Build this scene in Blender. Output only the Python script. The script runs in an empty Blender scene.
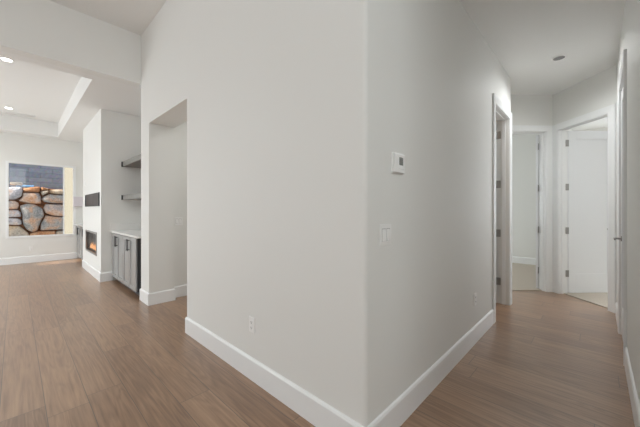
import bpy, bmesh, math, random
from mathutils import Vector, Matrix, noise
random.seed(7)
sc = bpy.context.scene
COL = sc.collection
PI = math.pi

# ------------------------------------------------------------------ camera
cam = bpy.data.cameras.new('camera'); camo = bpy.data.objects.new('camera', cam); COL.objects.link(camo)
camo.location = (0, 0, 1.28)
camo.rotation_euler = (PI/2, 0, math.radians(43.618))
cam.sensor_width = 36; cam.lens = 36*290.7/640
cam.shift_y = -3.5/640
cam.clip_start = 0.02; cam.clip_end = 200
sc.camera = camo

# ------------------------------------------------------------------ world, sun, daylight
w = bpy.data.worlds.new('world'); sc.world = w; w.use_nodes = True
bg = w.node_tree.nodes['Background']
bg.inputs['Color'].default_value = (0.86, 0.92, 1.0, 1); bg.inputs['Strength'].default_value = 0.8

sun = bpy.data.lights.new('sun', 'SUN'); suno = bpy.data.objects.new('sun', sun); COL.objects.link(suno)
sun.energy = 7.0; sun.angle = math.radians(1.0); sun.color = (1.0, 0.93, 0.82)
suno.rotation_euler = Vector((0.0, 4.0, -2.05)).to_track_quat('-Z', 'Y').to_euler()

def area(name, loc, direction, sx, sy, power, color=(1, 1, 1)):
    l = bpy.data.lights.new(name, 'AREA'); l.shape = 'RECTANGLE'; l.size = sx; l.size_y = sy
    l.energy = power; l.color = color
    o = bpy.data.objects.new(name, l); COL.objects.link(o)
    o.location = loc
    o.rotation_euler = Vector(direction).to_track_quat('-Z', 'Y').to_euler()
    return o
# daylight through the glazed openings (each window lamp fills one opening)
area('daylight_great_room_south', (-7.0, -3.62, 1.35), (0, 1, -0.55), 3.6, 2.3, 24, (0.92, 0.98, 1.0))
area('daylight_great_room_west', (-10.3, -2.2, 1.5), (1, 0, 0), 1.8, 1.9, 26, (0.93, 0.98, 1.0))
area('daylight_entry_south', (-2.6, -3.12, 1.7), (0, 1, -0.5), 1.8, 2.4, 8, (1.0, 0.99, 0.97))
area('daylight_entry_east', (2.72, -0.9, 2.95), (-1, 0, -0.45), 2.6, 1.2, 36, (0.92, 0.985, 1.0))
area('patio_bounce_fill', (-7.0, -3.62, 0.8), (0, 1, 0.9), 3.6, 1.1, 34, (0.91, 0.985, 1.0))  # added upward fill lamp standing in for light bounced off the patio
area('daylight_far_bedroom', (-4.1, 7.0, 1.6), (1, 0, -0.1), 1.6, 1.4, 24, (0.90, 0.97, 1.0))
area('daylight_near_bedroom', (1.9, 9.02, 1.6), (0, -1, -0.05), 1.8, 1.5, 70, (0.90, 0.95, 1.0))

sc.view_settings.view_transform = 'Standard'; sc.view_settings.look = 'None'
sc.view_settings.gamma = 1.0; sc.view_settings.exposure = 0.47
sc.view_settings.use_curve_mapping = False
sc.cycles.max_bounces = 12; sc.cycles.diffuse_bounces = 8
sc.cycles.use_denoising = True
sc.cycles.sample_clamp_indirect = 6.0

# ------------------------------------------------------------------ materials
def mat(name, color, rough=0.5, metal=0.0, spec=0.5, coat=0.0):
    m = bpy.data.materials.new(name); m.use_nodes = True
    b = m.node_tree.nodes['Principled BSDF']
    b.inputs['Base Color'].default_value = (*color, 1)
    b.inputs['Roughness'].default_value = rough
    b.inputs['Metallic'].default_value = metal
    b.inputs['Specular IOR Level'].default_value = spec
    b.inputs['Coat Weight'].default_value = coat
    return m

def nd(m, typ, **kw):
    n = m.node_tree.nodes.new(typ)
    for k, v in kw.items(): setattr(n, k, v)
    return n

def bumped(m, scale, strength, dist=0.002, detail=3.0, vary=0.0):
    nt = m.node_tree; b = nt.nodes['Principled BSDF']
    g = nd(m, 'ShaderNodeNewGeometry')
    n = nd(m, 'ShaderNodeTexNoise'); n.inputs['Scale'].default_value = scale; n.inputs['Detail'].default_value = detail
    nt.links.new(g.outputs['Position'], n.inputs['Vector'])
    bp = nd(m, 'ShaderNodeBump'); bp.inputs['Strength'].default_value = strength; bp.inputs['Distance'].default_value = dist
    nt.links.new(n.outputs['Fac'], bp.inputs['Height']); nt.links.new(bp.outputs['Normal'], b.inputs['Normal'])
    if vary:
        c = b.inputs['Base Color'].default_value[:]
        r = nd(m, 'ShaderNodeValToRGB')
        r.color_ramp.elements[0].position = 0.3; r.color_ramp.elements[1].position = 0.7
        r.color_ramp.elements[0].color = tuple(v*(1-vary) for v in c[:3]) + (1,)
        r.color_ramp.elements[1].color = tuple(min(1, v*(1+vary)) for v in c[:3]) + (1,)
        nt.links.new(n.outputs['Fac'], r.inputs['Fac']); nt.links.new(r.outputs['Color'], b.inputs['Base Color'])
    return m

M_WALL = bumped(mat('wall_paint', (0.836, 0.836, 0.815), 0.6, spec=0.3), 130, 0.10)
M_CEIL = bumped(mat('ceiling_texture', (0.86, 0.862, 0.852), 0.8, spec=0.2), 28, 0.5, 0.004, 4)
M_TRIM = mat('trim_paint', (0.90, 0.91, 0.915), 0.32)
M_DOOR = mat('door_paint', (0.88, 0.895, 0.915), 0.35)
M_PLASTIC = mat('white_plastic', (0.92, 0.92, 0.91), 0.3)
M_GREYGAP = mat('grey_gap', (0.42, 0.42, 0.41), 0.6)
M_SLOT = mat('dark_slot', (0.05, 0.05, 0.05), 0.6)
M_NICKEL = bumped(mat('satin_nickel', (0.38, 0.37, 0.36), 0.35, 0.9), 300, 0.05)
M_BLACK = mat('black_metal', (0.03, 0.03, 0.033), 0.4, 0.5)
M_CAB = mat('grey_cabinet_lacquer', (0.46, 0.465, 0.465), 0.25, 0.3)
M_CABIN = mat('cabinet_shadow_gap', (0.045, 0.047, 0.05), 0.6)
M_QUARTZ = bumped(mat('white_quartz', (0.84, 0.83, 0.81), 0.15), 6, 0.0, vary=0.03)
M_SHELF = bumped(mat('dark_walnut', (0.12, 0.09, 0.065), 0.3), 14, 0.1, vary=0.25)
M_SHELF_FACE = bumped(mat('shelf_grey_front', (0.27, 0.26, 0.245), 0.3, 0.3), 14, 0.1, vary=0.1)
M_SCREEN = mat('lcd_grey', (0.20, 0.21, 0.20), 0.25)
M_LILAC = mat('pale_lilac_enamel', (0.70, 0.655, 0.70), 0.45)
M_STUCCO = bumped(mat('cream_stucco', (0.22, 0.21, 0.17), 0.9), 60, 0.4, 0.006)
M_SOIL = bumped(mat('rust_soil', (0.30, 0.12, 0.05), 0.95), 9, 0.8, 0.05, vary=0.5)
M_PATIO = bumped(mat('patio_concrete', (0.45, 0.44, 0.42), 0.9), 12, 0.3, vary=0.1)
M_PIPE = mat('sky_blue_plastic', (0.22, 0.5, 0.85), 0.4)

def emis(name, color, strength):
    m = mat(name, (0, 0, 0), 0.5)
    b = m.node_tree.nodes['Principled BSDF']
    b.inputs['Emission Color'].default_value = (*color, 1); b.inputs['Emission Strength'].default_value = strength
    return m
M_LAMP = emis('lamp_diffuser_lit', (1.0, 0.97, 0.92), 9.0)
M_OFF_GLOW = emis('diffuser_off_glow', (1.0, 0.98, 0.94), 0.10)  # diffuser meant to look off; a faint glow is painted into it
M_FLAME = emis('gas_flame', (1.0, 0.45, 0.17), 1.3)

def glass_mat(name, tint=(1, 1, 1)):
    m = bpy.data.materials.new(name); m.use_nodes = True
    nt = m.node_tree; nt.nodes.clear()
    out = nt.nodes.new('ShaderNodeOutputMaterial'); mix = nt.nodes.new('ShaderNodeMixShader')
    tr = nt.nodes.new('ShaderNodeBsdfTransparent'); gl = nt.nodes.new('ShaderNodeBsdfGlossy')
    lw = nt.nodes.new('ShaderNodeLayerWeight'); lw.inputs['Blend'].default_value = 0.5
    pw = nt.nodes.new('ShaderNodeMath'); pw.operation = 'POWER'; pw.inputs[1].default_value = 5.0
    fr = nt.nodes.new('ShaderNodeMath'); fr.operation = 'MULTIPLY_ADD'; fr.inputs[1].default_value = 0.25; fr.inputs[2].default_value = 0.015
    nt.links.new(lw.outputs['Facing'], pw.inputs[0]); nt.links.new(pw.outputs[0], fr.inputs[0])
    tr.inputs['Color'].default_value = (*tint, 1); gl.inputs['Roughness'].default_value = 0.02
    nt.links.new(fr.outputs[0], mix.inputs[0]); nt.links.new(tr.outputs[0], mix.inputs[1]); nt.links.new(gl.outputs[0], mix.inputs[2])
    nt.links.new(mix.outputs[0], out.inputs['Surface'])
    return m
M_GLASS = glass_mat('window_glass')
M_SMOKE = glass_mat('smoked_glass', (0.8, 0.8, 0.8))

# oak plank floor, boards run along X, 205 mm wide
def floor_mat():
    m = bpy.data.materials.new('oak_planks'); m.use_nodes = True
    nt = m.node_tree; b = nt.nodes['Principled BSDF']; L = nt.links.new
    g = nd(m, 'ShaderNodeNewGeometry')
    mp = nd(m, 'ShaderNodeMapping'); mp.inputs['Location'].default_value = (0.35, -0.137 + 0.205*40, 0)
    L(g.outputs['Position'], mp.inputs['Vector'])
    br = nd(m, 'ShaderNodeTexBrick'); br.offset = 0.0; br.offset_frequency = 2
    br.inputs['Color1'].default_value = (0, 0, 0, 1); br.inputs['Color2'].default_value = (1, 1, 1, 1)
    br.inputs['Mortar'].default_value = (0.5, 0.5, 0.5, 1)
    br.inputs['Scale'].default_value = 1.0; br.inputs['Mortar Size'].default_value = 0.0022
    br.inputs['Mortar Smooth'].default_value = 0.3; br.inputs['Bias'].default_value = 0
    br.inputs['Brick Width'].default_value = 1.83; br.inputs['Row Height'].default_value = 0.205
    ms = nd(m, 'ShaderNodeSeparateXYZ'); L(mp.outputs['Vector'], ms.inputs[0])
    dv = nd(m, 'ShaderNodeMath', operation='DIVIDE'); dv.inputs[1].default_value = 0.205; L(ms.outputs['Y'], dv.inputs[0])
    fl = nd(m, 'ShaderNodeMath', operation='FLOOR'); L(dv.outputs[0], fl.inputs[0])
    wn = nd(m, 'ShaderNodeTexWhiteNoise', noise_dimensions='1D'); L(fl.outputs[0], wn.inputs['W'])
    mo = nd(m, 'ShaderNodeMath', operation='MULTIPLY_ADD'); mo.inputs[1].default_value = 1.83; L(wn.outputs['Value'], mo.inputs[0]); L(ms.outputs['X'], mo.inputs[2])
    mc = nd(m, 'ShaderNodeCombineXYZ'); L(mo.outputs[0], mc.inputs['X']); L(ms.outputs['Y'], mc.inputs['Y'])
    L(mc.outputs[0], br.inputs['Vector'])
    # per plank offset of the grain
    sx = nd(m, 'ShaderNodeSeparateXYZ'); L(g.outputs['Position'], sx.inputs[0])
    mul = nd(m, 'ShaderNodeMath', operation='MULTIPLY'); mul.inputs[1].default_value = 37.0
    L(br.outputs['Color'], mul.inputs[0])
    ax = nd(m, 'ShaderNodeMath', operation='ADD'); L(sx.outputs['X'], ax.inputs[0]); L(mul.outputs[0], ax.inputs[1])
    cx = nd(m, 'ShaderNodeCombineXYZ'); L(ax.outputs[0], cx.inputs['X']); L(sx.outputs['Y'], cx.inputs['Y']); L(mul.outputs[0], cx.inputs['Z'])
    sc1 = nd(m, 'ShaderNodeMapping'); sc1.inputs['Scale'].default_value = (1.2, 26, 1)
    L(cx.outputs[0], sc1.inputs['Vector'])
    fine = nd(m, 'ShaderNodeTexNoise'); fine.inputs['Scale'].default_value = 2.2; fine.inputs['Detail'].default_value = 7
    fine.inputs['Roughness'].default_value = 0.6
    L(sc1.outputs['Vector'], fine.inputs['Vector'])
    sc2 = nd(m, 'ShaderNodeMapping'); sc2.inputs['Scale'].default_value = (0.55, 5.5, 1)
    L(cx.outputs[0], sc2.inputs['Vector'])
    wv = nd(m, 'ShaderNodeTexNoise'); wv.inputs['Scale'].default_value = 1.5; wv.inputs['Detail'].default_value = 1.5
    wv.inputs['Distortion'].default_value = 0.6
    L(sc2.outputs['Vector'], wv.inputs['Vector'])
    ring = nd(m, 'ShaderNodeMath', operation='MULTIPLY'); ring.inputs[1].default_value = 60.0; L(wv.outputs['Fac'], ring.inputs[0])
    sn = nd(m, 'ShaderNodeMath', operation='SINE'); L(ring.outputs[0], sn.inputs[0])
    # tone = .5*fine + .09*sin + .28*plank
    a1 = nd(m, 'ShaderNodeMath', operation='MULTIPLY'); a1.inputs[1].default_value = 0.75; L(fine.outputs['Fac'], a1.inputs[0])
    a2 = nd(m, 'ShaderNodeMath', operation='MULTIPLY_ADD'); a2.inputs[1].default_value = 0.055; L(sn.outputs[0], a2.inputs[0]); L(a1.outputs[0], a2.inputs[2])
    a3 = nd(m, 'ShaderNodeMath', operation='MULTIPLY_ADD'); a3.inputs[1].default_value = 0.17; L(br.outputs['Color'], a3.inputs[0]); L(a2.outputs[0], a3.inputs[2])
    rp = nd(m, 'ShaderNodeValToRGB'); cr = rp.color_ramp
    cr.elements[0].position = 0.28; cr.elements[0].color = (0.185, 0.094, 0.046, 1)
    cr.elements[1].position = 0.78; cr.elements[1].color = (0.43, 0.264, 0.150, 1)
    e = cr.elements.new(0.53); e.color = (0.325, 0.187, 0.103, 1)
    L(a3.outputs[0], rp.inputs['Fac'])
    mx = nd(m, 'ShaderNodeMix', data_type='RGBA'); mx.inputs[7].default_value = (0.09, 0.06, 0.042, 1)
    L(br.outputs['Fac'], mx.inputs[0]); L(rp.outputs['Color'], mx.inputs[6])
    L(mx.outputs[2], b.inputs['Base Color'])
    rr = nd(m, 'ShaderNodeMapRange'); rr.inputs['To Min'].default_value = 0.30; rr.inputs['To Max'].default_value = 0.44
    L(a3.outputs[0], rr.inputs['Value']); L(rr.outputs[0], b.inputs['Roughness'])
    b.inputs['Specular IOR Level'].default_value = 0.9; b.inputs['Coat Weight'].default_value = 0.6; b.inputs['Coat Roughness'].default_value = 0.36
    bp = nd(m, 'ShaderNodeBump'); bp.inputs['Strength'].default_value = 0.25; bp.inputs['Distance'].default_value = 0.001
    inv = nd(m, 'ShaderNodeMath', operation='SUBTRACT'); L(a2.outputs[0], inv.inputs[0]); L(br.outputs['Fac'], inv.inputs[1])
    L(inv.outputs[0], bp.inputs['Height']); L(bp.outputs['Normal'], b.inputs['Normal'])
    return m
M_FLOOR = floor_mat()
M_CARPET = bumped(mat('beige_carpet', (0.52, 0.46, 0.39), 1.0, spec=0.1), 160, 0.8, 0.006, vary=0.12)

def block_mat():
    m = bpy.data.materials.new('blue_grey_block'); m.use_nodes = True
    nt = m.node_tree; b = nt.nodes['Principled BSDF']; L = nt.links.new
    g = nd(m, 'ShaderNodeNewGeometry'); s = nd(m, 'ShaderNodeSeparateXYZ'); c = nd(m, 'ShaderNodeCombineXYZ')
    L(g.outputs['Position'], s.inputs[0]); L(s.outputs['Y'], c.inputs['X']); L(s.outputs['Z'], c.inputs['Y'])
    br = nd(m, 'ShaderNodeTexBrick'); br.inputs['Scale'].default_value = 1
    br.inputs['Brick Width'].default_value = 0.60; br.inputs['Row Height'].default_value = 0.158
    br.inputs['Mortar Size'].default_value = 0.008; br.inputs['Mortar Smooth'].default_value = 0.6
    br.inputs['Color1'].default_value = (0.20, 0.25, 0.32, 1); br.inputs['Color2'].default_value = (0.27, 0.32, 0.39, 1)
    br.inputs['Mortar'].default_value = (0.13, 0.165, 0.225, 1)
    L(c.outputs[0], br.inputs['Vector'])
    n = nd(m, 'ShaderNodeTexNoise'); n.inputs['Scale'].default_value = 14; n.inputs['Detail'].default_value = 4
    L(g.outputs['Position'], n.inputs['Vector'])
    mx = nd(m, 'ShaderNodeMix', data_type='RGBA', blend_type='OVERLAY'); mx.inputs[0].default_value = 0.45
    L(br.outputs['Color'], mx.inputs[6]); L(n.outputs['Color'], mx.inputs[7])
    hs = nd(m, 'ShaderNodeHueSaturation'); hs.inputs['Saturation'].default_value = 0.9; L(mx.outputs[2], hs.inputs['Color'])
    L(hs.outputs[0], b.inputs['Base Color']); b.inputs['Roughness'].default_value = 0.9
    bp = nd(m, 'ShaderNodeBump'); bp.inputs['Strength'].default_value = 0.6; bp.inputs['Distance'].default_value = 0.01; bp.invert = True
    L(br.outputs['Fac'], bp.inputs['Height']); L(bp.outputs['Normal'], b.inputs['Normal'])
    return m
M_BLOCK = block_mat()

def rock_mat(name, c1, c2, c3):
    m = bpy.data.materials.new(name); m.use_nodes = True
    nt = m.node_tree; b = nt.nodes['Principled BSDF']; L = nt.links.new
    g = nd(m, 'ShaderNodeNewGeometry')
    n = nd(m, 'ShaderNodeTexNoise'); n.inputs['Scale'].default_value = 3.4; n.inputs['Detail'].default_value = 5; n.inputs['Distortion'].default_value = 0.5
    n2 = nd(m, 'ShaderNodeTexNoise'); n2.inputs['Scale'].default_value = 30; n2.inputs['Detail'].default_value = 4
    L(g.outputs['Position'], n.inputs['Vector']); L(g.outputs['Position'], n2.inputs['Vector'])
    r = nd(m, 'ShaderNodeValToRGB'); cr = r.color_ramp
    cr.elements[0].position = 0.36; cr.elements[0].color = (*c1, 1); cr.elements[1].position = 0.64; cr.elements[1].color = (*c3, 1)
    e = cr.elements.new(0.5); e.color = (*c2, 1)
    L(n.outputs['Fac'], r.inputs['Fac'])
    mx = nd(m, 'ShaderNodeMix', data_type='RGBA', blend_type='OVERLAY'); mx.inputs[0].default_value = 0.8
    L(r.outputs['Color'], mx.inputs[6]); L(n2.outputs['Fac'], mx.inputs[7]); L(mx.outputs[2], b.inputs['Base Color'])
    b.inputs['Roughness'].default_value = 0.9
    bp = nd(m, 'ShaderNodeBump'); bp.inputs['Strength'].default_value = 0.5; bp.inputs['Distance'].default_value = 0.02
    L(n2.outputs['Fac'], bp.inputs['Height']); L(bp.outputs['Normal'], b.inputs['Normal'])
    return m
R_GREY = rock_mat('rock_grey', (0.24, 0.25, 0.26), (0.38, 0.37, 0.36), (0.56, 0.36, 0.25))
R_PINK = rock_mat('rock_pinkish', (0.34, 0.33, 0.35), (0.62, 0.48, 0.40), (0.62, 0.33, 0.18))
R_RUST = rock_mat('rock_rust', (0.30, 0.14, 0.07), (0.48, 0.23, 0.11), (0.58, 0.36, 0.22))
R_LAV = rock_mat('rock_lavender', (0.36, 0.37, 0.42), (0.56, 0.53, 0.55), (0.68, 0.48, 0.36))
R_TAN = rock_mat('rock_tan', (0.36, 0.34, 0.31), (0.50, 0.43, 0.35), (0.55, 0.40, 0.26))

# ------------------------------------------------------------------ helpers
def link(name, bm, m, parent=None, smooth=False):
    me = bpy.data.meshes.new(name); bmesh.ops.recalc_face_normals(bm, faces=bm.faces[:])
    bm.to_mesh(me); bm.free(); me.materials.append(m)
    if smooth:
        for p in me.polygons: p.use_smooth = True
    o = bpy.data.objects.new(name, me); COL.objects.link(o)
    if parent: o.parent = parent
    return o

def box(bm, x0, x1, y0, y1, z0, z1, mtx=None, bevel=0.0):
    vs = [bm.verts.new((x, y, z)) for x in (x0, x1) for y in (y0, y1) for z in (z0, z1)]
    fs = [bm.faces.new([vs[i] for i in q]) for q in ((0,1,3,2),(4,6,7,5),(0,4,5,1),(2,3,7,6),(0,2,6,4),(1,5,7,3))]
    if bevel:
        es = list({e for f in fs for e in f.edges})
        r = bmesh.ops.bevel(bm, geom=es, offset=bevel, segments=2, affect='EDGES', profile=0.5)
        vs = list({v for f in r['faces'] for v in f.verts} | {v for v in vs if v.is_valid})
    if mtx: bmesh.ops.transform(bm, matrix=mtx, verts=[v for v in vs if v.is_valid])
    return vs

def cyl(bm, p0, p1, r, n=20, r2=None):
    p0 = Vector(p0); p1 = Vector(p1); d = p1-p0
    q = d.to_track_quat('Z', 'Y').to_matrix().to_4x4()
    bmesh.ops.create_cone(bm, cap_ends=True, segments=n, radius1=r, radius2=r if r2 is None else r2, depth=d.length,
                          matrix=Matrix.Translation((p0+p1)/2) @ q)

def prism(bm, pts, z0, z1):
    lo = [bm.verts.new((x, y, z0)) for x, y in pts]; hi = [bm.verts.new((x, y, z1)) for x, y in pts]
    n = len(pts)
    bm.faces.new(lo); bm.faces.new(hi)
    for i in range(n): bm.faces.new((lo[i], lo[(i+1) % n], hi[(i+1) % n], hi[i]))

def sweep(bm, path, prof, to3, side=-1):
    """profile (offset, out) swept along a flat path; side -1 offsets to the right of travel"""
    n = len(path); rings = []
    for i, p in enumerate(path):
        p = Vector(p)
        ds = []
        if i > 0: ds.append((p-Vector(path[i-1])).normalized())
        if i < n-1: ds.append((Vector(path[i+1])-p).normalized())
        ns = [Vector((-d.y, d.x))*side for d in ds]
        nn = ns[0] if len(ns) == 1 else (ns[0]+ns[1])/(1+ns[0].dot(ns[1]))
        rings.append([bm.verts.new(to3(p+nn*o, h)) for o, h in prof])
    k = len(prof)
    for a, b in zip(rings, rings[1:]):
        for j in range(k): bm.faces.new((a[j], a[(j+1) % k], b[(j+1) % k], b[j]))
    bm.faces.new(rings[0]); bm.faces.new(rings[-1])

def struct(o): o['kind'] = 'structure'; return o
def tag(o, label, cat, group=None):
    o['label'] = label; o['category'] = cat
    if group: o['group'] = group
    return o
def empty(name, loc, label, cat, group=None, rz=0):
    o = bpy.data.objects.new(name, None); COL.objects.link(o); o.location = loc; o.rotation_euler = (0, 0, rz)
    o.empty_display_size = 0.1
    return tag(o, label, cat, group)

def frame(p0, p1):
    """local x along the wall, local y to its back (left of travel), room side is -y"""
    d = Vector((p1[0]-p0[0], p1[1]-p0[1], 0)); L = d.length; d.normalize()
    n = Vector((-d.y, d.x, 0))
    return Matrix(((d.x, n.x, 0, p0[0]), (d.y, n.y, 0, p0[1]), (0, 0, 1, 0), (0, 0, 0, 1))), L

def wall(name, p0, p1, th, z1, ops=(), z0=0.0, m=None):
    F, L = frame(p0, p1); bm = bmesh.new(); t = 0
    for a, b, lo, hi in ops:
        if a > t: box(bm, t, a, 0, th, z0, z1, F)
        if lo > z0: box(bm, a, b, 0, th, z0, lo, F)
        if hi < z1: box(bm, a, b, 0, th, hi, z1, F)
        t = b
    if t < L: box(bm, t, L, 0, th, z0, z1, F)
    return struct(link(name, bm, m or M_WALL))

BB = [(0, 0), (0.015, 0), (0.015, 0.148), (0.009, 0.160), (0.0, 0.165)]
def baseboard(name, path):
    bm = bmesh.new(); sweep(bm, path, BB, lambda p, h: (p.x, p.y, h))
    return struct(link(name, bm, M_TRIM))

ZC = 3.08      # hall and great room ceiling
ZF = 3.765     # foyer ceiling
XC = -0.857; YB = 1.24; XR = 0.177; XH = -4.703; XBACK = -9.97
DT = 2.505     # door opening head

# ------------------------------------------------------------------ floor and ceilings
bm = bmesh.new(); box(bm, -10.1, 4.2, -3.8, 9.2, -0.12, 0.0)
struct(link('floor', bm, M_FLOOR))
# ceilings: foyer (high), hall, great room with tray
bm = bmesh.new(); box(bm, XH-0.02, 2.9, -3.3, YB+0.5, ZF, ZF+0.1)
struct(link('ceiling', bm, M_CEIL)).name = 'ceiling'
bm = bmesh.new(); box(bm, -4.4, 4.2, YB+0.1, 9.2, ZC, ZC+0.1)
o = struct(link('ceiling_hall', bm, M_CEIL))
TX0, TX1, TY0, TY1, TZ = -9.62, -5.04, -3.3, 0.735, 3.425
bm = bmesh.new()
box(bm, -10.1, TX0, -3.8, 2.0, ZC, ZC+0.12); box(bm, TX1, XH-0.16, -3.8, 2.0, ZC, ZC+0.12)
box(bm, TX0, TX1, TY1, 2.0, ZC, ZC+0.12); box(bm, TX0, TX1, -3.8, TY0, ZC, ZC+0.12)
box(bm, TX0-0.1, TX0, TY0-0.1, TY1+0.1, ZC+0.12, TZ+0.1); box(bm, TX1, TX1+0.1, TY0-0.1, TY1+0.1, ZC+0.12, TZ+0.1)
box(bm, TX0, TX1, TY1, TY1+0.1, ZC+0.12, TZ+0.1); box(bm, TX0, TX1, TY0-0.1, TY0, ZC+0.12, TZ+0.1)
box(bm, TX0, TX1, TY0, TY1, TZ, TZ+0.1)
struct(link('ceiling_great_room', bm, M_CEIL))

# ------------------------------------------------------------------ the big corner between foyer and hall
r = 0.022; cxx, cyy = XC-r, YB+r
arc = [(cxx+r*math.sin(a), cyy-r*math.cos(a)) for a in [PI/2*i/6 for i in range(7)]]
bm = bmesh.new()
prism(bm, [(-3.10, YB)] + arc + [(XC, 3.80), (XC-0.125, 3.80), (XC-0.125, YB+0.32), (-3.10, YB+0.32)], 0, ZF)
box(bm, XC-0.125, XC, 3.80, 4.58, DT, ZC+0.1)
box(bm, XC-0.125, XC, 4.58, 4.70, 0, ZC+0.1)
box(bm, -4.349, -3.10, YB, YB+0.32, 2.447, ZF)          # head of the alcove opening
o = struct(link('wall_corner', bm, M_WALL))
# stub pillar at the left of the opening, side wall behind it
bm = bmesh.new()
prism(bm, [(XH, YB), (-4.349, YB), (-4.349, YB+0.32), (-4.46, YB+0.32), (-4.46, 3.3), (XH, 3.3)], 0, ZF)
struct(link('wall_pillar', bm, M_WALL))
wall('wall_alcove_back', (-4.46, 3.2), (-2.98, 3.2), 0.1, ZC)
wall('wall_alcove_right', (-2.98, 3.2), (-2.98, YB+0.32), 0.1, ZC)
# upper wall over the cased great-room opening
bm = bmesh.new(); box(bm, XH-0.16, XH, -3.3, YB, ZC-0.004, ZF)
struct(link('wall_header', bm, M_WALL))
bm = bmesh.new(); box(bm, XC, 2.9, YB, YB+0.12, ZC, ZF)
struct(link('wall_hall_header', bm, M_WALL))
# right wall of the hall with its door opening (runs towards the camera)
wall('wall_right', (XR, 5.14), (XR, YB), 0.125, ZC+0.05, [(0.84, 1.60, 0, DT)])
wall('wall_foyer_right_return', (XR+0.125, YB), (2.9, YB), 0.12, ZC+0.05)
# 45 degree walls at the hall's end
P0 = (-0.499, 5.816)
PD = (P0[0]-1.45*0.70711, P0[1]-1.45*0.70711)
wall('wall_end_left', PD, P0, 0.125, ZC+0.05, [(0.52, 1.33, 0, DT)])
wall('wall_end_right', P0, (XR, 5.14), 0.125, ZC+0.05, [(0.112, 0.862, 0, DT)])
bm = bmesh.new(); box(bm, -1.70, XC-0.125, 4.58, 4.70, 0, ZC+0.1); struct(link('wall_return', bm, M_WALL))
# rooms beyond
wall('wall_far_bedroom_back', (-4.3, 8.28), (-0.44, 8.28), 0.1, ZC+0.05)
wall('wall_far_bedroom_left', (-4.3, 4.62), (-4.3, 8.28), 0.1, ZC+0.05, [(1.6, 3.2, 0.9, 2.3)])
bm = bmesh.new(); box(bm, -4.4, -1.7, 4.58, 4.70, 0, ZC+0.1); struct(link('wall_far_bedroom_front', bm, M_WALL))
bm = bmesh.new(); box(bm, -0.50, -0.40, 5.93, 9.1, 0, ZC+0.05); struct(link('wall_bedroom_partition', bm, M_WALL))
wall('wall_near_bedroom_back', (-0.4, 8.9), (4.0, 8.9), 0.1, ZC+0.05, [(1.4, 3.2, 0.85, 2.35)])
wall('wall_near_bedroom_right', (4.0, 8.9), (4.0, 3.2), 0.1, ZC+0.05)
bm = bmesh.new(); box(bm, 0.302, 4.1, 3.1, 3.2, 0, ZC+0.05); struct(link('wall_near_bedroom_front', bm, M_WALL))
# small room behind the left-hand hall door
bm = bmesh.new(); box(bm, -2.98, XC-0.125, 3.1, 3.2, 0, ZC+0.05); struct(link('wall_bath_front', bm, M_WALL))
bm = bmesh.new(); box(bm, -3.08, -2.98, 3.1, 4.7, 0, ZC+0.05); struct(link('wall_bath_left', bm, M_WALL))

# carpet in the two bedrooms
bm = bmesh.new()
s = 0.70711
def off(p, a, b): return (p[0]+a*s-b*s, p[1]+a*s+b*s)   # a along D, b behind D
prism(bm, [off(P0, -1.42, 0.06), off(P0, -0.02, 0.06), (-0.52, 8.28), (-4.3, 8.28), (-4.3, 4.72), (-1.72, 4.72)], 0.0, 0.012)
struct(link('floor_carpet_far_bedroom', bm, M_CARPET))
bm = bmesh.new()
prism(bm, [(-0.42, 5.86), (P0[0]+0.06*s+0.08*s, P0[1]+0.06*s-0.08*s), (XR+0.04, 5.19), (0.31, 5.04), (0.31, 3.2), (4.0, 3.2), (4.0, 8.9), (-0.4, 8.9)], 0.0, 0.012)
struct(link('floor_carpet_near_bedroom', bm, M_CARPET))

# ------------------------------------------------------------------ great room shell
wall('wall_back', (XBACK, -3.7), (XBACK, 1.97), 0.14, ZC+0.12, [(0.6, 2.4, 0.55, 2.45), (3.58, 4.78, 0.635, 2.41)])
wall('wall_niche_back', (XBACK, 1.85), (XH, 1.85), 0.12, ZC+0.05)
wall('wall_fireplace', (-8.38, 1.055), (-6.38, 1.055), 0.12, ZC+0.05, [(0.43, 1.63, 0.42, 0.86)])
bm = bmesh.new()
box(bm, -6.50, -6.38, 1.175, 1.86, 0, ZC+0.05); box(bm, -8.38, -8.26, 1.175, 1.86, 0, ZC+0.05)
struct(link('wall_fireplace_sides', bm, M_WALL))
# south walls, out of the frame (their glazed openings admit the daylight)
wall('wall_south', (XBACK, -3.5), (XH-0.16, -3.5), -0.12, 3.6, [(0.15, 0.64, 1.98, 2.50), (1.17, 4.77, 0.2, 2.5)])
wall('wall_foyer_left_return', (XH-0.16, -3.6), (XH-0.16, -3.0), -0.16, ZF)
wall('wall_foyer_south', (XH, -3.0), (2.9, -3.0), -0.12, ZF, [(1.2, 3.0, 0.5, 2.9)])
wall('wall_foyer_east', (2.6, -3.1), (2.6, 1.3), -0.12, ZF, [(0.9, 3.5, 2.35, 3.55)])

# ------------------------------------------------------------------ baseboards
baseboard('baseboard_corner', [(-3.10, YB+0.32), (-3.10, YB), (XC, YB), (XC, 3.722)])
baseboard('baseboard_pillar', [(XH, 1.80), (XH, YB), (-4.349, YB), (-4.349, YB+0.32), (-4.46, YB+0.32), (-4.46, 3.2)])
baseboard('baseboard_fireplace', [(-8.38, 1.10), (-8.38, 1.055), (-6.38, 1.055), (-6.38, 1.225)])
baseboard('baseboard_back', [(XBACK, -3.4), (XBACK, 1.14)])
baseboard('baseboard_right', [(XR, 3.44), (XR, YB), (1.2, YB)])
baseboard('baseboard_right_far', [(XR, 5.03), (XR, 4.40)])
baseboard('baseboard_far_bedroom', [(-4.3, 8.28), (-0.5, 8.28)])
baseboard('baseboard_near_bedroom', [(-0.4, 8.9), (4.0, 8.9)])
baseboard('baseboard_alcove', [(-4.46, 3.2), (-2.98, 3.2)])

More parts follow.
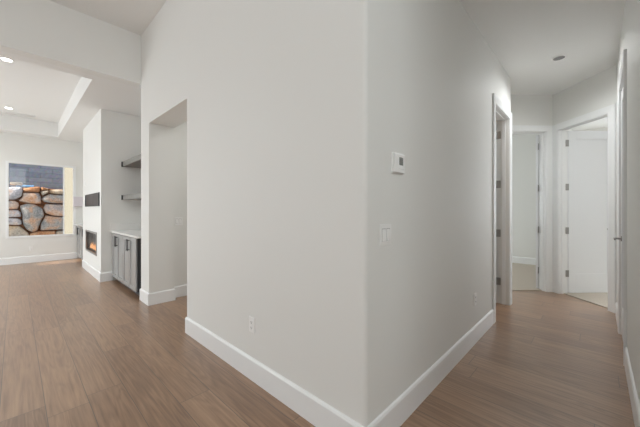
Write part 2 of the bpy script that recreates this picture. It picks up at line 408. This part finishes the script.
# ------------------------------------------------------------------ door casings and jambs
CS = [(0, 0), (0, 0.013), (0.012, 0.017), (0.080, 0.020), (0.092, 0.020), (0.092, 0)]
def casing(name, p0, p1, t0, t1, th):
    F, L = frame(p0, p1); bm = bmesh.new()
    path = [(t0, 0.0), (t0, DT), (t1, DT), (t1, 0.0)]
    sweep(bm, path, CS, lambda p, h: F @ Vector((p.x, -h, p.y)), side=1)
    sweep(bm, path, CS, lambda p, h: F @ Vector((p.x, th+h, p.y)), side=1)
    j = 0.006
    box(bm, t0-0.001, t0+j, -0.002, th+0.002, 0, DT, F); box(bm, t1-j, t1+0.001, -0.002, th+0.002, 0, DT, F)
    box(bm, t0, t1, -0.002, th+0.002, DT-j, DT+0.001, F)
    # door stops
    s0, s1 = 0.040, 0.078
    box(bm, t0+j, t0+j+0.011, s0, s1, 0, DT-j, F); box(bm, t1-j-0.011, t1-j, s0, s1, 0, DT-j, F)
    box(bm, t0+j, t1-j, s0, s1, DT-j-0.011, DT-j, F)
    return struct(link(name, bm, M_TRIM)), F
_, FC = casing('trim_1', (XC, 0.0), (XC, 5.0), 3.815, 4.588, 0.125)
_, FD = casing('trim_2', PD, P0, 0.52, 1.335, 0.125)
_, FE = casing('trim_3', P0, (XR, 5.14), 0.108, 0.858, 0.125)
_, FR = casing('trim_4', (XR, 5.14), (XR, 0.0), 0.84, 1.60, 0.125)

# shaker door slab: local x from hinge edge, y thickness, z up
def slab_bm(wd, h=2.49, z0=0.014):
    bm = bmesh.new(); T = 0.036; st = 0.115; tr = 0.125; br_ = 0.29
    box(bm, 0, st, 0, T, z0, h, bevel=0.0015); box(bm, wd-st, wd, 0, T, z0, h, bevel=0.0015)
    box(bm, st, wd-st, 0, T, z0, z0+br_, bevel=0.0015); box(bm, st, wd-st, 0, T, h-tr, h, bevel=0.0015)
    box(bm, st-0.01, wd-st+0.01, 0.009, T-0.009, z0+br_-0.01, h-tr+0.01)
    return bm
def hinge(parent, z, sgn=1):
    """knuckle at the slab's hinge edge; leaf on the jamb"""
    bm = bmesh.new()
    cyl(bm, (0, -0.006*sgn, z-0.05), (0, -0.006*sgn, z+0.05), 0.0075, 12)
    cyl(bm, (0, -0.006*sgn, z-0.055), (0, -0.006*sgn, z+0.055), 0.004, 10)
    return link('hinge', bm, M_NICKEL, parent, False)
HZ = (0.31, 0.965, 1.63, 2.30)
def door(name, M, wd, leaf):
    """M places the slab; leaf(z) -> bmesh of hinge leaf in door space"""
    o = struct(link(name, slab_bm(wd), M_DOOR)); o.matrix_world = M
    for z in HZ:
        h = bmesh.new(); leaf(h, z)
        link('hinge', h, M_NICKEL, o)
    return o
def lever(parent, x, y, z, out, along):
    """lever handle on the face at y, pointing out (+-1) and along x (+-1)"""
    bm = bmesh.new()
    cyl(bm, (x, y, z), (x, y+out*0.008, z), 0.027, 28)
    cyl(bm, (x, y+out*0.006, z), (x, y+out*0.056, z), 0.0095, 16)
    vs = box(bm, min(x-0.012*along, x+along*0.115), max(x-0.012*along, x+along*0.115), min(y+out*0.046, y+out*0.060), max(y+out*0.046, y+out*0.060), z-0.010, z+0.010, bevel=0.004)
    return link('door_handle', bm, M_NICKEL, parent, False)

def place(hx, hy, ang): return Matrix.Translation((hx, hy, 0)) @ Matrix.Rotation(ang, 4, 'Z')
def leafy(side):   # side: jamb leaf lies beyond the hinge edge, in a plane across the slab
    def f(bm, z):
        cyl(bm, (-0.004, side[1], z-0.05), (-0.004, side[1], z+0.05), 0.007, 12)
        box(bm, side[0][0], side[0][1], side[0][2], side[0][3], z-0.05, z+0.05)
    return f
# hall door on the left: hinged on the far jamb, swung into the warm room
d1 = door('door_1', place(XC-0.137, 4.575, PI) , 0.755, leafy(((-0.050, -0.004, -0.0045, -0.0015), 0.0)))
d1.matrix_world = place(XC-0.140, 4.545, PI-0.03)
lever(d1, 0.69, 0.036, 0.99, 1, -1); lever(d1, 0.69, 0.0, 0.99, -1, -1)
# far bedroom door: hinged on the right jamb, folded back to the partition
hp = FD @ Vector((1.335-0.010, 0.135, 0))
d2 = door('door_2', place(hp.x, hp.y, PI/2+0.02), 0.79, leafy(((-0.045, -0.002, 0.0, 0.0025), 0.0)))
lever(d2, 0.72, 0.036, 0.99, 1, -1); lever(d2, 0.72, 0.0, 0.99, -1, -1)
# near bedroom door: hinged on the left jamb, standing square across the view
hp = FE @ Vector((0.108+0.010, 0.140, 0))
d3 = door('door_3', place(hp.x, hp.y, PI/4), 0.735, leafy(((-0.045, -0.004, -0.004, -0.001), -0.004)))
lever(d3, 0.67, 0.036, 0.99, 1, -1); lever(d3, 0.67, 0.0, 0.99, -1, -1)
# closed door on the right
M4 = place(XR+0.040, 5.14-1.594, PI/2)
d4 = door('door_4', M4, 0.748, leafy(((-0.004, 0.0, 0.0, 0.036), -0.004)))
lever(d4, 0.748-0.065, 0.036, 0.99, 1, -1)

# ------------------------------------------------------------------ window in the great room's back wall
bm = bmesh.new()
y0, y1, z0, z1 = -0.12, 1.08, 0.635, 2.41
xf = XBACK
for a, b, c, d in ((y0-0.03, y0+0.012, z0-0.02, z1+0.02), (y1-0.012, y1+0.03, z0-0.02, z1+0.02), (y0+0.012, y1-0.012, z0-0.02, z0+0.015), (y0+0.012, y1-0.012, z1-0.015, z1+0.02)):
    box(bm, xf-0.002, xf+0.012, a, b, c, d)
for a, b, c, d in ((y0, y0+0.02, z0, z1), (y1-0.02, y1, z0, z1), (y0+0.02, y1-0.02, z0, z0+0.02), (y0+0.02, y1-0.02, z1-0.02, z1)):
    box(bm, xf-0.09, xf-0.002, a, b, c, d)
box(bm, xf-0.09, xf-0.02, 0.862, 0.886, z0+0.03, z1-0.03)
win = struct(link('window_1', bm, M_TRIM))
bm = bmesh.new(); box(bm, xf-0.060, xf-0.054, y0+0.028, y1-0.028, z0+0.03, z1-0.03)
link('window_pane', bm, M_GLASS, win)

# ------------------------------------------------------------------ outside the window
bm = bmesh.new(); box(bm, -18, -10.11, -6, 6, -0.3, -0.02); struct(link('floor_patio', bm, M_PATIO))
bm = bmesh.new(); prism(bm, [(-10.13, 1.12), (-11.2, 0.962), (-11.2, 1.5), (-10.13, 1.5)], 0, 3.6); struct(link('wall_exterior_wing', bm, M_STUCCO))
bm = bmesh.new(); box(bm, -13.58, -12.80, -3.6, 3.4, -0.02, 1.97)
struct(link('wall_earth_bank', bm, M_SOIL))
bm = bmesh.new(); box(bm, -13.9, -13.62, -4, 4, -0.02, 3.3)
box(bm, -13.93, -13.59, -4, 4, 3.3, 3.36)
tag(link('block_wall', bm, M_BLOCK), 'blue-grey concrete block wall in running courses rising above the boulders', 'wall')
th = math.radians(43.618)
Fx, Fy, Rx, Ry = -math.sin(th), math.cos(th), math.cos(th), math.sin(th)
def yz_at(px, py, X):
    a = (px-320)/290.7; rx = Fx+a*Rx; ry = Fy+a*Ry; d = X/rx
    return ry*d, 1.28-(py-210)/290.7*d
def boulder(poly, m, label, seed, X=-12.72, world=False):
    """pillow-shaped quarry stone: an irregular outline in the plane of the wall, about half a metre deep"""
    pts = [Vector(p) for p in poly] if world else [Vector(yz_at(6+a/5.214, 158+b/5.214, X)) for a, b in poly]
    c = sum(pts, Vector((0, 0)))/len(pts)
    # refine the outline, rounding the corners slightly
    q = []
    n = len(pts)
    for i in range(n):
        p, a, b = pts[i], pts[i-1], pts[(i+1) % n]
        for u in (0.30, 0.0): q.append(p.lerp(a, u*0.5) if u else p.lerp((a+b)/2, 0.10))
        q.append(p.lerp(b, 0.15)); q.append(p.lerp(b, 0.5))
    bm = bmesh.new(); prof = [(0.88, -0.075), (1.01, -0.05), (1.02, 0.0), (1.0, 0.07), (0.92, 0.125), (0.76, 0.155), (0.5, 0.17), (0.25, 0.178)]
    rings = []
    for s_, d in prof:
        ring = []
        for p in q:
            v = c + (p-c)*s_
            k = Vector((v.x*2.3, v.y*2.3, seed*5.3))
            dd = d + (0.05*noise.noise(k) + 0.02*noise.noise(k*3))*(1 if d > 0.05 else 0)
            e = 0.010*noise.noise(k*2+Vector((9, 0, 0)))
            ring.append(bm.verts.new((dd, v.x-c.x+e, v.y-c.y+e)))
        rings.append(ring)
    k = len(q)
    for a, b in zip(rings, rings[1:]):
        for j in range(k): bm.faces.new((a[j], a[(j+1) % k], b[(j+1) % k], b[j]))
    bm.faces.new(rings[0])
    cv = bm.verts.new((0.18, 0, 0))
    for j in range(k): bm.faces.new((rings[-1][j], rings[-1][(j+1) % k], cv))
    o = link('boulder', bm, m, None, True); o.location = (X, c.x, c.y)
    return tag(o, label, 'rock', 'boulders of the retaining wall')
B = [
 ([(-22,158),(40,150),(78,152),(88,170),(80,200),(45,218),(-22,216)], R_LAV, 'pale lavender boulder at the top left of the stone bank'),
 ([(86,160),(130,153),(178,149),(176,178),(150,178),(92,177)], R_RUST, 'flat rust-orange boulder on the top edge of the stone bank'),
 ([(90,181),(170,181),(181,205),(184,238),(140,238),(67,224),(86,205)], R_PINK, 'pinkish wedge boulder sitting on the big round grey one'),
 ([(182,151),(222,160),(216,167),(184,170)], R_RUST, 'small rusty wedge stone in the top row near the middle'),
 ([(180,174),(222,170),(218,183),(190,196)], R_TAN, 'small tan triangular stone tucked under the top row'),
 ([(226,166),(262,164),(312,168),(312,189),(270,190),(226,183)], R_TAN, 'flat tan boulder at the top right of the stone bank'),
 ([(198,201),(226,189),(258,192),(312,193),(312,238),(250,236),(200,229),(186,214)], R_GREY, 'wide grey boulder in the second row beside the mullion'),
 ([(-22,221),(45,222),(62,232),(68,246),(60,268),(-22,268)], R_PINK, 'pink and white boulder in the second row at the left'),
 ([(-22,272),(60,272),(76,284),(80,306),(40,309),(-22,308)], R_LAV, 'small pale boulder in the third row at the far left'),
 ([(72,250),(110,238),(150,243),(190,264),(198,295),(180,330),(165,376),(140,388),(110,375),(88,345),(86,300),(78,272)], R_GREY, 'largest round grey boulder in the middle of the bank'),
 ([(206,240),(255,242),(312,243),(312,302),(250,301),(206,286),(194,264)], R_PINK, 'speckled pinkish boulder in the third row beside the mullion'),
 ([(206,300),(250,306),(312,308),(312,372),(240,374),(178,378),(182,345),(200,315)], R_GREY, 'big grey and tan boulder low beside the mullion'),
 ([(-22,313),(60,313),(80,325),(84,344),(60,350),(-22,345)], R_LAV, 'lavender boulder below the small pale one at the left'),
 ([(-22,350),(66,354),(98,376),(120,394),(116,420),(-22,422)], R_TAN, 'beige boulder in the lower left corner of the window view'),
 ([(124,393),(165,384),(200,381),(258,380),(250,420),(122,420)], R_RUST, 'rusty orange boulder at the foot of the round grey one'),
 ([(262,380),(312,377),(312,420),(256,420)], R_TAN, 'tan boulder just above the window sill at the right'),
]
for i, (pl, m, lab) in enumerate(B): boulder(pl, m, lab, i+1)
for side, xa, xb in (('left', -110, -26), ('right', 316, 400)):
    for i, (ya, yb, m, nm) in enumerate(((152, 212, R_GREY, 'grey upper'), (218, 290, R_TAN, 'tan middle'), (296, 360, R_PINK, 'pinkish lower'), (366, 420, R_GREY, 'grey lowest'))):
        boulder([(xa+6, ya), ((xa+xb)/2, ya+4), (xb-4, ya+3), (xb, (ya+yb)/2), (xb-6, yb), (xa+20, yb-3), (xa, yb-14)], m,
                nm + ' boulder of the bank just past the ' + side + ' edge of the window view', 40+i)
for i in range(5):
    xa = -110+i*102
    boulder([(xa, 426), (xa+60, 428), (xa+98, 426), (xa+96, 470), (xa+40, 478), (xa+2, 472)], (R_TAN, R_GREY, R_PINK, R_GREY, R_RUST)[i],
            'boulder in the bottom course of the bank, below the window sill, ' + ('first', 'second', 'third', 'fourth', 'fifth')[i] + ' from the left', 60+i)
rr_ = random.Random(5)
for row in range(4):       # the bank goes on past the left edge of the view
    z0_ = row*0.5+0.02; y_ = -3.55
    while y_ < -1.1:
        wd = min(rr_.uniform(0.5, 0.8), -0.72-y_)
        if y_+wd > -1.05: wd = -0.74-y_
        j = lambda: rr_.uniform(-0.03, 0.03)
        boulder([(y_+0.04, z0_+0.03+j()), (y_+wd*0.5, z0_+0.02), (y_+wd-0.05, z0_+0.03), (y_+wd-0.02, z0_+0.25+j()), (y_+wd-0.07, z0_+0.46), (y_+wd*0.5, z0_+0.475), (y_+0.06, z0_+0.45), (y_+0.02, z0_+0.24+j())],
                rr_.choice((R_GREY, R_PINK, R_TAN, R_RUST, R_LAV)), 'quarry boulder of the bank beyond the left end of the window view', 80+row*9+y_, world=True)
        y_ += wd
Y, Z = yz_at(16.5, 185.6, -12.7)
bm = bmesh.new(); box(bm, -0.12, 0.12, -0.13, 0.13, -0.04, 0.045, bevel=0.02)
o = link('flat_stone', bm, R_TAN); o.location = (-12.86, Y, Z+0.06); tag(o, 'flat tan stone lying on top of the boulders at the left', 'rock')
Y, Z = yz_at(25, 186.7, -12.9)
bm = bmesh.new(); cyl(bm, (0, -0.2, 0), (0, 0.2, 0), 0.035, 16); cyl(bm, (0, 0.17, 0), (0, 0.2, 0), 0.045, 16)
o = link('drain_pipe', bm, M_PIPE); o.location = (-13.06, Y, Z+0.02); tag(o, 'light blue pipe lying on the soil behind the boulders', 'pipe')

# added unseen slab over the south openings: blocks the sun except at the end slot
bm = bmesh.new(); box(bm, -9.28, XH-0.1, -9.0, -3.75, 2.95, 3.1); box(bm, XH-0.1, 4.0, -9.0, -3.13, 2.95, 3.1); struct(link('ceiling_sun_blocker', bm, M_TRIM))

# ------------------------------------------------------------------ fireplace
fx0, fx1, fz0, fz1 = -7.95, -6.75, 0.42, 0.86
fp = empty('fireplace', (-7.35, 1.055, fz0), 'linear gas fireplace with nickel frame set low in the white column', 'fireplace')
def rel(o, p):   # geometry written in world space
    o.parent = p; o.matrix_parent_inverse = p.matrix_world.inverted() if False else Matrix.Translation(-Vector(p.location)); return o
bm = bmesh.new(); t = 0.035
for a, b, c, d in ((fx0, fx0+t, fz0, fz1), (fx1-t, fx1, fz0, fz1), (fx0+t, fx1-t, fz0, fz0+t), (fx0+t, fx1-t, fz1-t, fz1)):
    box(bm, a, b, 1.043, 1.070, c, d, bevel=0.003)
rel(link('frame', bm, M_NICKEL), fp)
bm = bmesh.new()
box(bm, fx0, fx1, 1.165, 1.185, fz0, fz1); box(bm, fx0, fx1, 1.07, 1.165, fz0, fz0+0.02); box(bm, fx0, fx1, 1.07, 1.165, fz1-0.02, fz1)
box(bm, fx0, fx0+0.02, 1.07, 1.165, fz0+0.02, fz1-0.02); box(bm, fx1-0.02, fx1, 1.07, 1.165, fz0+0.02, fz1-0.02)
rel(link('firebox', bm, mat('firebox_grey', (0.20, 0.20, 0.205), 0.4)), fp)
bm = bmesh.new(); box(bm, fx0+t, fx1-t, 1.068, 1.072, fz0+t, fz1-t); rel(link('glass_front', bm, M_SMOKE), fp)
bm = bmesh.new(); box(bm, fx0+0.1, fx1-0.1, 1.082, 1.142, fz0+0.02, fz0+0.05, bevel=0.004)
for k in range(26):
    bmesh.ops.create_icosphere(bm, subdivisions=1, radius=0.013, matrix=Matrix.Translation((fx0+0.13+k*0.037, 1.112+random.uniform(-.018, .018), fz0+0.055)))
rel(link('burner', bm, M_BLACK), fp)
for k in range(12):
    h = (0.12, 0.19, 0.14, 0.22, 0.13, 0.17, 0.20, 0.12, 0.18, 0.13, 0.15, 0.11)[k]*0.72; x = fx0+0.16+k*0.082
    bm = bmesh.new(); prev = None; n = 10; rings = []
    for i in range(8):
        u = i/7; rr = 0.034*math.sin(PI*min(1, u*0.8+0.2))*(1-u*0.9)+0.001
        rings.append([bm.verts.new((x+0.012*math.sin(u*5+k)+rr*math.cos(2*PI*j/n), 1.112+rr*0.6*math.sin(2*PI*j/n), fz0+0.05+h*u)) for j in range(n)])
    for a, b in zip(rings, rings[1:]):
        for j in range(n): bm.faces.new((a[j], a[(j+1) % n], b[(j+1) % n], b[j]))
    bm.faces.new(rings[0]); bm.faces.new(rings[-1])
    rel(link('flame', bm, M_FLAME, None, True), fp)

# recessed box for a television, above the fireplace
tvx0, tvx1 = -7.97, -6.50
tv = empty('television_recess', (-7.2, 1.055, 1.37), 'dark rectangular media recess in the column above the fireplace', 'wall recess')
bm = bmesh.new()
for a, b, c, d in ((tvx0, tvx0+0.03, 1.352, 1.60), (tvx1-0.03, tvx1, 1.352, 1.60), (tvx0+0.03, tvx1-0.03, 1.352, 1.367), (tvx0+0.03, tvx1-0.03, 1.585, 1.60)):
    box(bm, a, b, 1.038, 1.056, c, d, bevel=0.002)
rel(link('frame', bm, M_BLACK), tv)
bm = bmesh.new(); box(bm, tvx0+0.03, tvx1-0.03, 1.046, 1.056, 1.367, 1.585)
rel(link('back_panel', bm, bumped(mat('dark_smoky_panel', (0.05, 0.046, 0.048), 0.35), 3, 0.0, vary=0.5)), tv)

# pale lilac box on the back wall between window and column
lb = empty('wall_box', (XBACK, 1.18, 1.37), 'pale lilac box mounted on the back wall beside the window', 'box')
bm = bmesh.new(); box(bm, XBACK+0.002, XBACK+0.10, 1.055, 1.32, 1.37, 1.63, bevel=0.006); rel(link('housing', bm, M_LILAC), lb)
bm = bmesh.new(); box(bm, XBACK+0.095, XBACK+0.106, 1.07, 1.305, 1.385, 1.615, bevel=0.003); rel(link('cover', bm, M_LILAC), lb)

# ------------------------------------------------------------------ niche cabinets
def cabinet(name_label, x0, x1, seams, yf):
    """front faces -Y at Y=1.215"""
    c = empty('base_cabinet', ((x0+x1)/2, 1.5, 0), name_label, 'cabinet', 'grey niche cabinets')
    bm = bmesh.new(); box(bm, x0, x1, yf+0.022, 1.845, 0.075, 0.872); rel(link('carcass', bm, M_CABIN), c)
    bm = bmesh.new(); box(bm, x0+0.01, x1-0.01, yf+0.07, 1.8, 0.0, 0.075); rel(link('toe_kick', bm, M_CABIN), c)
    edges = [x0]+seams+[x1]
    for i, (a, b) in enumerate(zip(edges, edges[1:])):
        a += 0.011; b -= 0.011; bm = bmesh.new(); st = min(0.06, (b-a)*0.25)
        z0, z1 = 0.085, 0.862
        box(bm, a, a+st, yf, yf+0.02, z0, z1, bevel=0.001); box(bm, b-st, b, yf, yf+0.02, z0, z1, bevel=0.001)
        box(bm, a+st, b-st, yf, yf+0.02, z0, z0+0.06, bevel=0.001); box(bm, a+st, b-st, yf, yf+0.02, z1-0.06, z1, bevel=0.001)
        box(bm, a+st-0.004, b-st+0.004, yf+0.009, yf+0.018, z0+0.05, z1-0.05)
        d = rel(link('door', bm, M_CAB), c)
        hx = b-0.028 if i % 2 == 0 else a+0.028
        bm = bmesh.new(); zc = 0.74
        cyl(bm, (hx, yf-0.028, zc-0.09), (hx, yf-0.028, zc+0.09), 0.006, 12)
        for dz in (-0.07, 0.07): cyl(bm, (hx, yf+0.001, zc+dz), (hx, yf-0.028, zc+dz), 0.0045, 10)
        h = link('handle', bm, M_BLACK); h.parent = d
    return c
cabinet('grey four-door base cabinet in the niche right of the column', -6.372, -4.86, [-5.985, -5.60, -5.235], 1.215)
cabinet('grey base cabinet in the far niche beside the window wall', -9.945, -8.395, [-9.56, -9.17, -8.78], 1.125)

def counter(x0, x1, label, left, right, yf=1.195):
    bm = bmesh.new(); box(bm, x0, x1, yf, 1.846, 0.875, 0.905, bevel=0.003)
    c = link('countertop', bm, M_QUARTZ); tag(c, label, 'countertop', 'white niche countertops')
    bm = bmesh.new(); box(bm, x0, x1, 1.83, 1.848, 0.905, 1.035, bevel=0.002)
    if left: box(bm, x0, x0+0.018, yf+0.005, 1.83, 0.905, 1.035, bevel=0.002)
    if right: box(bm, x1-0.018, x1, yf+0.005, 1.83, 0.905, 1.035, bevel=0.002)
    link('backsplash', bm, M_QUARTZ, c)
counter(-6.378, XH-0.002, 'white quartz countertop on the cabinet right of the column', True, False)
counter(XBACK+0.002, -8.382, 'white quartz countertop on the far niche cabinet', False, True, 1.105)

# floating shelves
for z0, z1, lab in ((2.085, 2.170, 'upper dark floating shelf in the niche above the cabinet'), (1.47, 1.552, 'lower dark floating shelf in the niche above the cabinet')):
    s_ = empty('floating_shelf', (-5.5, 1.6, z0), lab, 'shelf', 'floating shelves in the niche')
    bm = bmesh.new(); box(bm, -6.376, XH-0.004, 1.395, 1.846, z0, z1, bevel=0.002); rel(link('board', bm, M_SHELF), s_)
    bm = bmesh.new(); box(bm, -6.345, XH-0.004, 1.374, 1.395, z0, z1, bevel=0.002); rel(link('front_strip', bm, M_SHELF_FACE), s_)
    bm = bmesh.new(); box(bm, -6.379, -6.345, 1.360, 1.395, z0-0.002, z1+0.002); rel(link('dark_end', bm, M_BLACK), s_)  # small black block at the shelf's left end

# ------------------------------------------------------------------ small wall things
def wall_M(p, normal_angle):   # local x to the viewer's right, local -y out of wall
    return Matrix.Translation(p) @ Matrix.Rotation(normal_angle, 4, 'Z')
def outlet(p, ang, label):
    o = empty('wall_outlet', p, label, 'outlet', 'white duplex outlets', ang)
    bm = bmesh.new(); box(bm, -0.036, 0.036, -0.006, 0.0, -0.058, 0.058, bevel=0.002); link('cover_plate', bm, M_PLASTIC, o)
    for dz in (-0.021, 0.021):
        bm = bmesh.new(); box(bm, -0.017, 0.017, -0.0085, -0.005, dz-0.015, dz+0.015, bevel=0.003); r_ = link('receptacle', bm, M_PLASTIC, o)
        bm = bmesh.new()
        box(bm, -0.0085, -0.006, -0.0092, -0.008, dz-0.003, dz+0.007); box(bm, 0.006, 0.0085, -0.0092, -0.008, dz-0.003, dz+0.006)
        cyl(bm, (0, -0.0092, dz-0.009), (0, -0.008, dz-0.009), 0.0028, 10)
        link('slots', bm, M_SLOT, r_)
    return o
outlet((-1.89, YB, 0.412), 0, 'white duplex outlet low on the wide front wall')
outlet((XC, 3.075, 0.415), PI/2, 'white duplex outlet low on the hall wall before the first door')
outlet((XBACK, 0.27, 0.335), PI/2, 'small white outlet on the back wall under the window')

def switch(p, ang, gangs, label, dark=False):
    o = empty('light_switch', p, label, 'light switch', None, ang)
    wd = 0.036 + 0.023*(gangs-1)*1.0
    bm = bmesh.new(); box(bm, -wd, wd, -0.006, 0, -0.059, 0.059, bevel=0.002); link('cover_plate', bm, M_PLASTIC, o)
    for g in range(gangs):
        x = (g-(gangs-1)/2)*0.046
        bm = bmesh.new(); box(bm, x-0.0182, x+0.0182, -0.0066, -0.005, -0.0357, 0.0357); link('rocker_gap', bm, M_GREYGAP, o)  # grey sheet painting the shade of the gap round the rocker
        bm = bmesh.new(); vs = box(bm, x-0.0165, x+0.0165, -0.010, -0.005, -0.034, 0.034, bevel=0.0015)
        for v in bm.verts:
            if v.co.y < -0.008: v.co.y -= 0.0035*(-v.co.z/0.034)
        link('rocker', bm, M_PLASTIC, o)
    return o
switch((XC, 1.427, 1.142), PI/2, 2, 'white double rocker switch on the hall wall near the corner')
switch((-4.46, 1.66, 1.118), PI/2, 2, 'white switch plate inside the alcove opening')
switch((-8.10, 1.055, 1.86), 0, 1, 'small white switch high on the fireplace column')

# thermostat
tm = empty('thermostat', (XC, 1.556, 1.553), 'white square thermostat with grey screen above the double switch', 'thermostat', None, PI/2)
bm = bmesh.new(); box(bm, -0.066, 0.066, -0.006, 0, -0.060, 0.060, bevel=0.002); link('base_plate', bm, M_PLASTIC, tm)
bm = bmesh.new(); box(bm, -0.060, 0.060, -0.022, -0.006, -0.056, 0.056, bevel=0.004); link('housing', bm, M_PLASTIC, tm)
bm = bmesh.new(); box(bm, -0.008, 0.036, -0.0235, -0.021, -0.010, 0.036, bevel=0.001); link('screen', bm, M_SCREEN, tm)
for x in (-0.005, 0.018, 0.041):
    bm = bmesh.new(); box(bm, x-0.008, x+0.008, -0.0245, -0.021, -0.034, -0.026, bevel=0.001); link('button', bm, M_PLASTIC, tm)

# ------------------------------------------------------------------ ceiling lights
def downlight(x, y, z, r, label, lit, group, power=0, nm='downlight', pcol=(0.90, 0.98, 1.0), cone=115, blend=0.9):
    o = empty('ceiling_light', (x, y, z), label, 'ceiling light', group)
    bm = bmesh.new(); n = 32; pr = [(r, 0.0), (r, -0.006), (r*0.93, -0.012), (r*0.80, -0.010), (r*0.78, 0.0)]
    rings = [[bm.verts.new((a*math.cos(2*PI*j/n), a*math.sin(2*PI*j/n), b)) for j in range(n)] for a, b in pr]
    for i in range(len(pr)):
        A, Bq = rings[i], rings[(i+1) % len(pr)]
        for j in range(n): bm.faces.new((A[j], A[(j+1) % n], Bq[(j+1) % n], Bq[j]))
    link('trim_ring', bm, M_PLASTIC, o)
    bm = bmesh.new(); cyl(bm, (0, 0, -0.008), (0, 0, -0.002), r*0.785, 32)
    link('diffuser', bm, M_LAMP if lit else M_OFF_GLOW, o)
    if power:
        l = bpy.data.lights.new(nm, 'SPOT'); l.energy = power; l.spot_size = math.radians(cone); l.spot_blend = blend
        l.shadow_soft_size = 0.12; l.color = pcol
        lo = bpy.data.objects.new(nm, l); COL.objects.link(lo); lo.location = (x, y, z-0.03)
    return o
downlight(-6.08, -0.08, TZ, 0.07, 'lit round ceiling light in the tray, the nearer one', True, 'tray ceiling lights', 62, cone=115)
downlight(-8.94, -0.09, TZ, 0.07, 'lit round ceiling light in the tray, near the far vent', True, 'tray ceiling lights', 34, cone=115)
downlight(-6.08, -1.8, TZ, 0.07, 'added unseen round ceiling light deeper in the tray on the foyer side', True, 'tray ceiling lights', 92, cone=130)  # added out-of-view lamp that brightens the great room
downlight(-8.94, -1.8, TZ, 0.07, 'added unseen round ceiling light deeper in the tray on the window side', True, 'tray ceiling lights', 76, cone=130)  # second added out-of-view lamp for the great room floor
downlight(-0.325, 4.43, ZC, 0.072, 'unlit round white ceiling light with an added fill lamp in the hallway before the angled doors', False, None, 44, 'hall_fill', (0.98, 1.0, 1.0), 172, 0.95)  # fixture is off; the spot is added to fill the hall
downlight(-3.7, 2.4, ZC, 0.085, 'added unseen round ceiling light in the small alcove room', False, None, 26, 'alcove_fill', (1.0, 1.0, 0.98), 170)  # lamp added out of view to brighten the alcove walls
downlight(-2.2, 0.0, ZF, 0.085, 'round ceiling light high in the foyer near the wide wall', True, 'foyer ceiling lights', 16, cone=95)
downlight(-3.8, -0.5, ZF, 0.085, 'added unseen round ceiling light high in the foyer near the great room opening', True, 'foyer ceiling lights', 30, cone=95)  # added out-of-view lamp to lift the floor on the left

# tray vent: slim linear grille
v = empty('ceiling_vent', (-9.36, 0.07, TZ), 'slim white linear air vent in the tray ceiling', 'vent')
bm = bmesh.new()
for a, b, c, d in ((-0.07, -0.055, -0.27, 0.27), (0.055, 0.07, -0.27, 0.27), (-0.055, 0.055, -0.27, -0.255), (-0.055, 0.055, 0.255, 0.27), (-0.055, 0.055, -0.008, 0.008)):
    box(bm, a, b, c, d, -0.008, 0)
link('frame', bm, M_PLASTIC, v)
bm = bmesh.new(); box(bm, -0.055, 0.055, -0.255, 0.255, -0.003, -0.001); link('duct_opening', bm, mat('vent_grey', (0.3, 0.3, 0.3), 0.7), v)
for k in range(5):
    bm = bmesh.new(); x = -0.044+k*0.022; box(bm, x-0.003, x+0.003, -0.255, 0.255, -0.007, -0.003); link('louver', bm, M_PLASTIC, v)

# warm lamp in the small room behind the first door
def warm():
    o = empty('ceiling_light', (-1.9, 3.95, ZC), 'warm globe ceiling light inside the room behind the left hall door', 'ceiling light')
    bm = bmesh.new(); cyl(bm, (0, 0, -0.03), (0, 0, 0), 0.09, 28); link('canopy', bm, M_NICKEL, o)
    bm = bmesh.new(); bmesh.ops.create_uvsphere(bm, u_segments=24, v_segments=12, radius=0.11, matrix=Matrix.Translation((0, 0, -0.11)))
    link('globe', bm, emis('warm_globe', (1.0, 0.76, 0.56), 9.0), o, True)
warm()
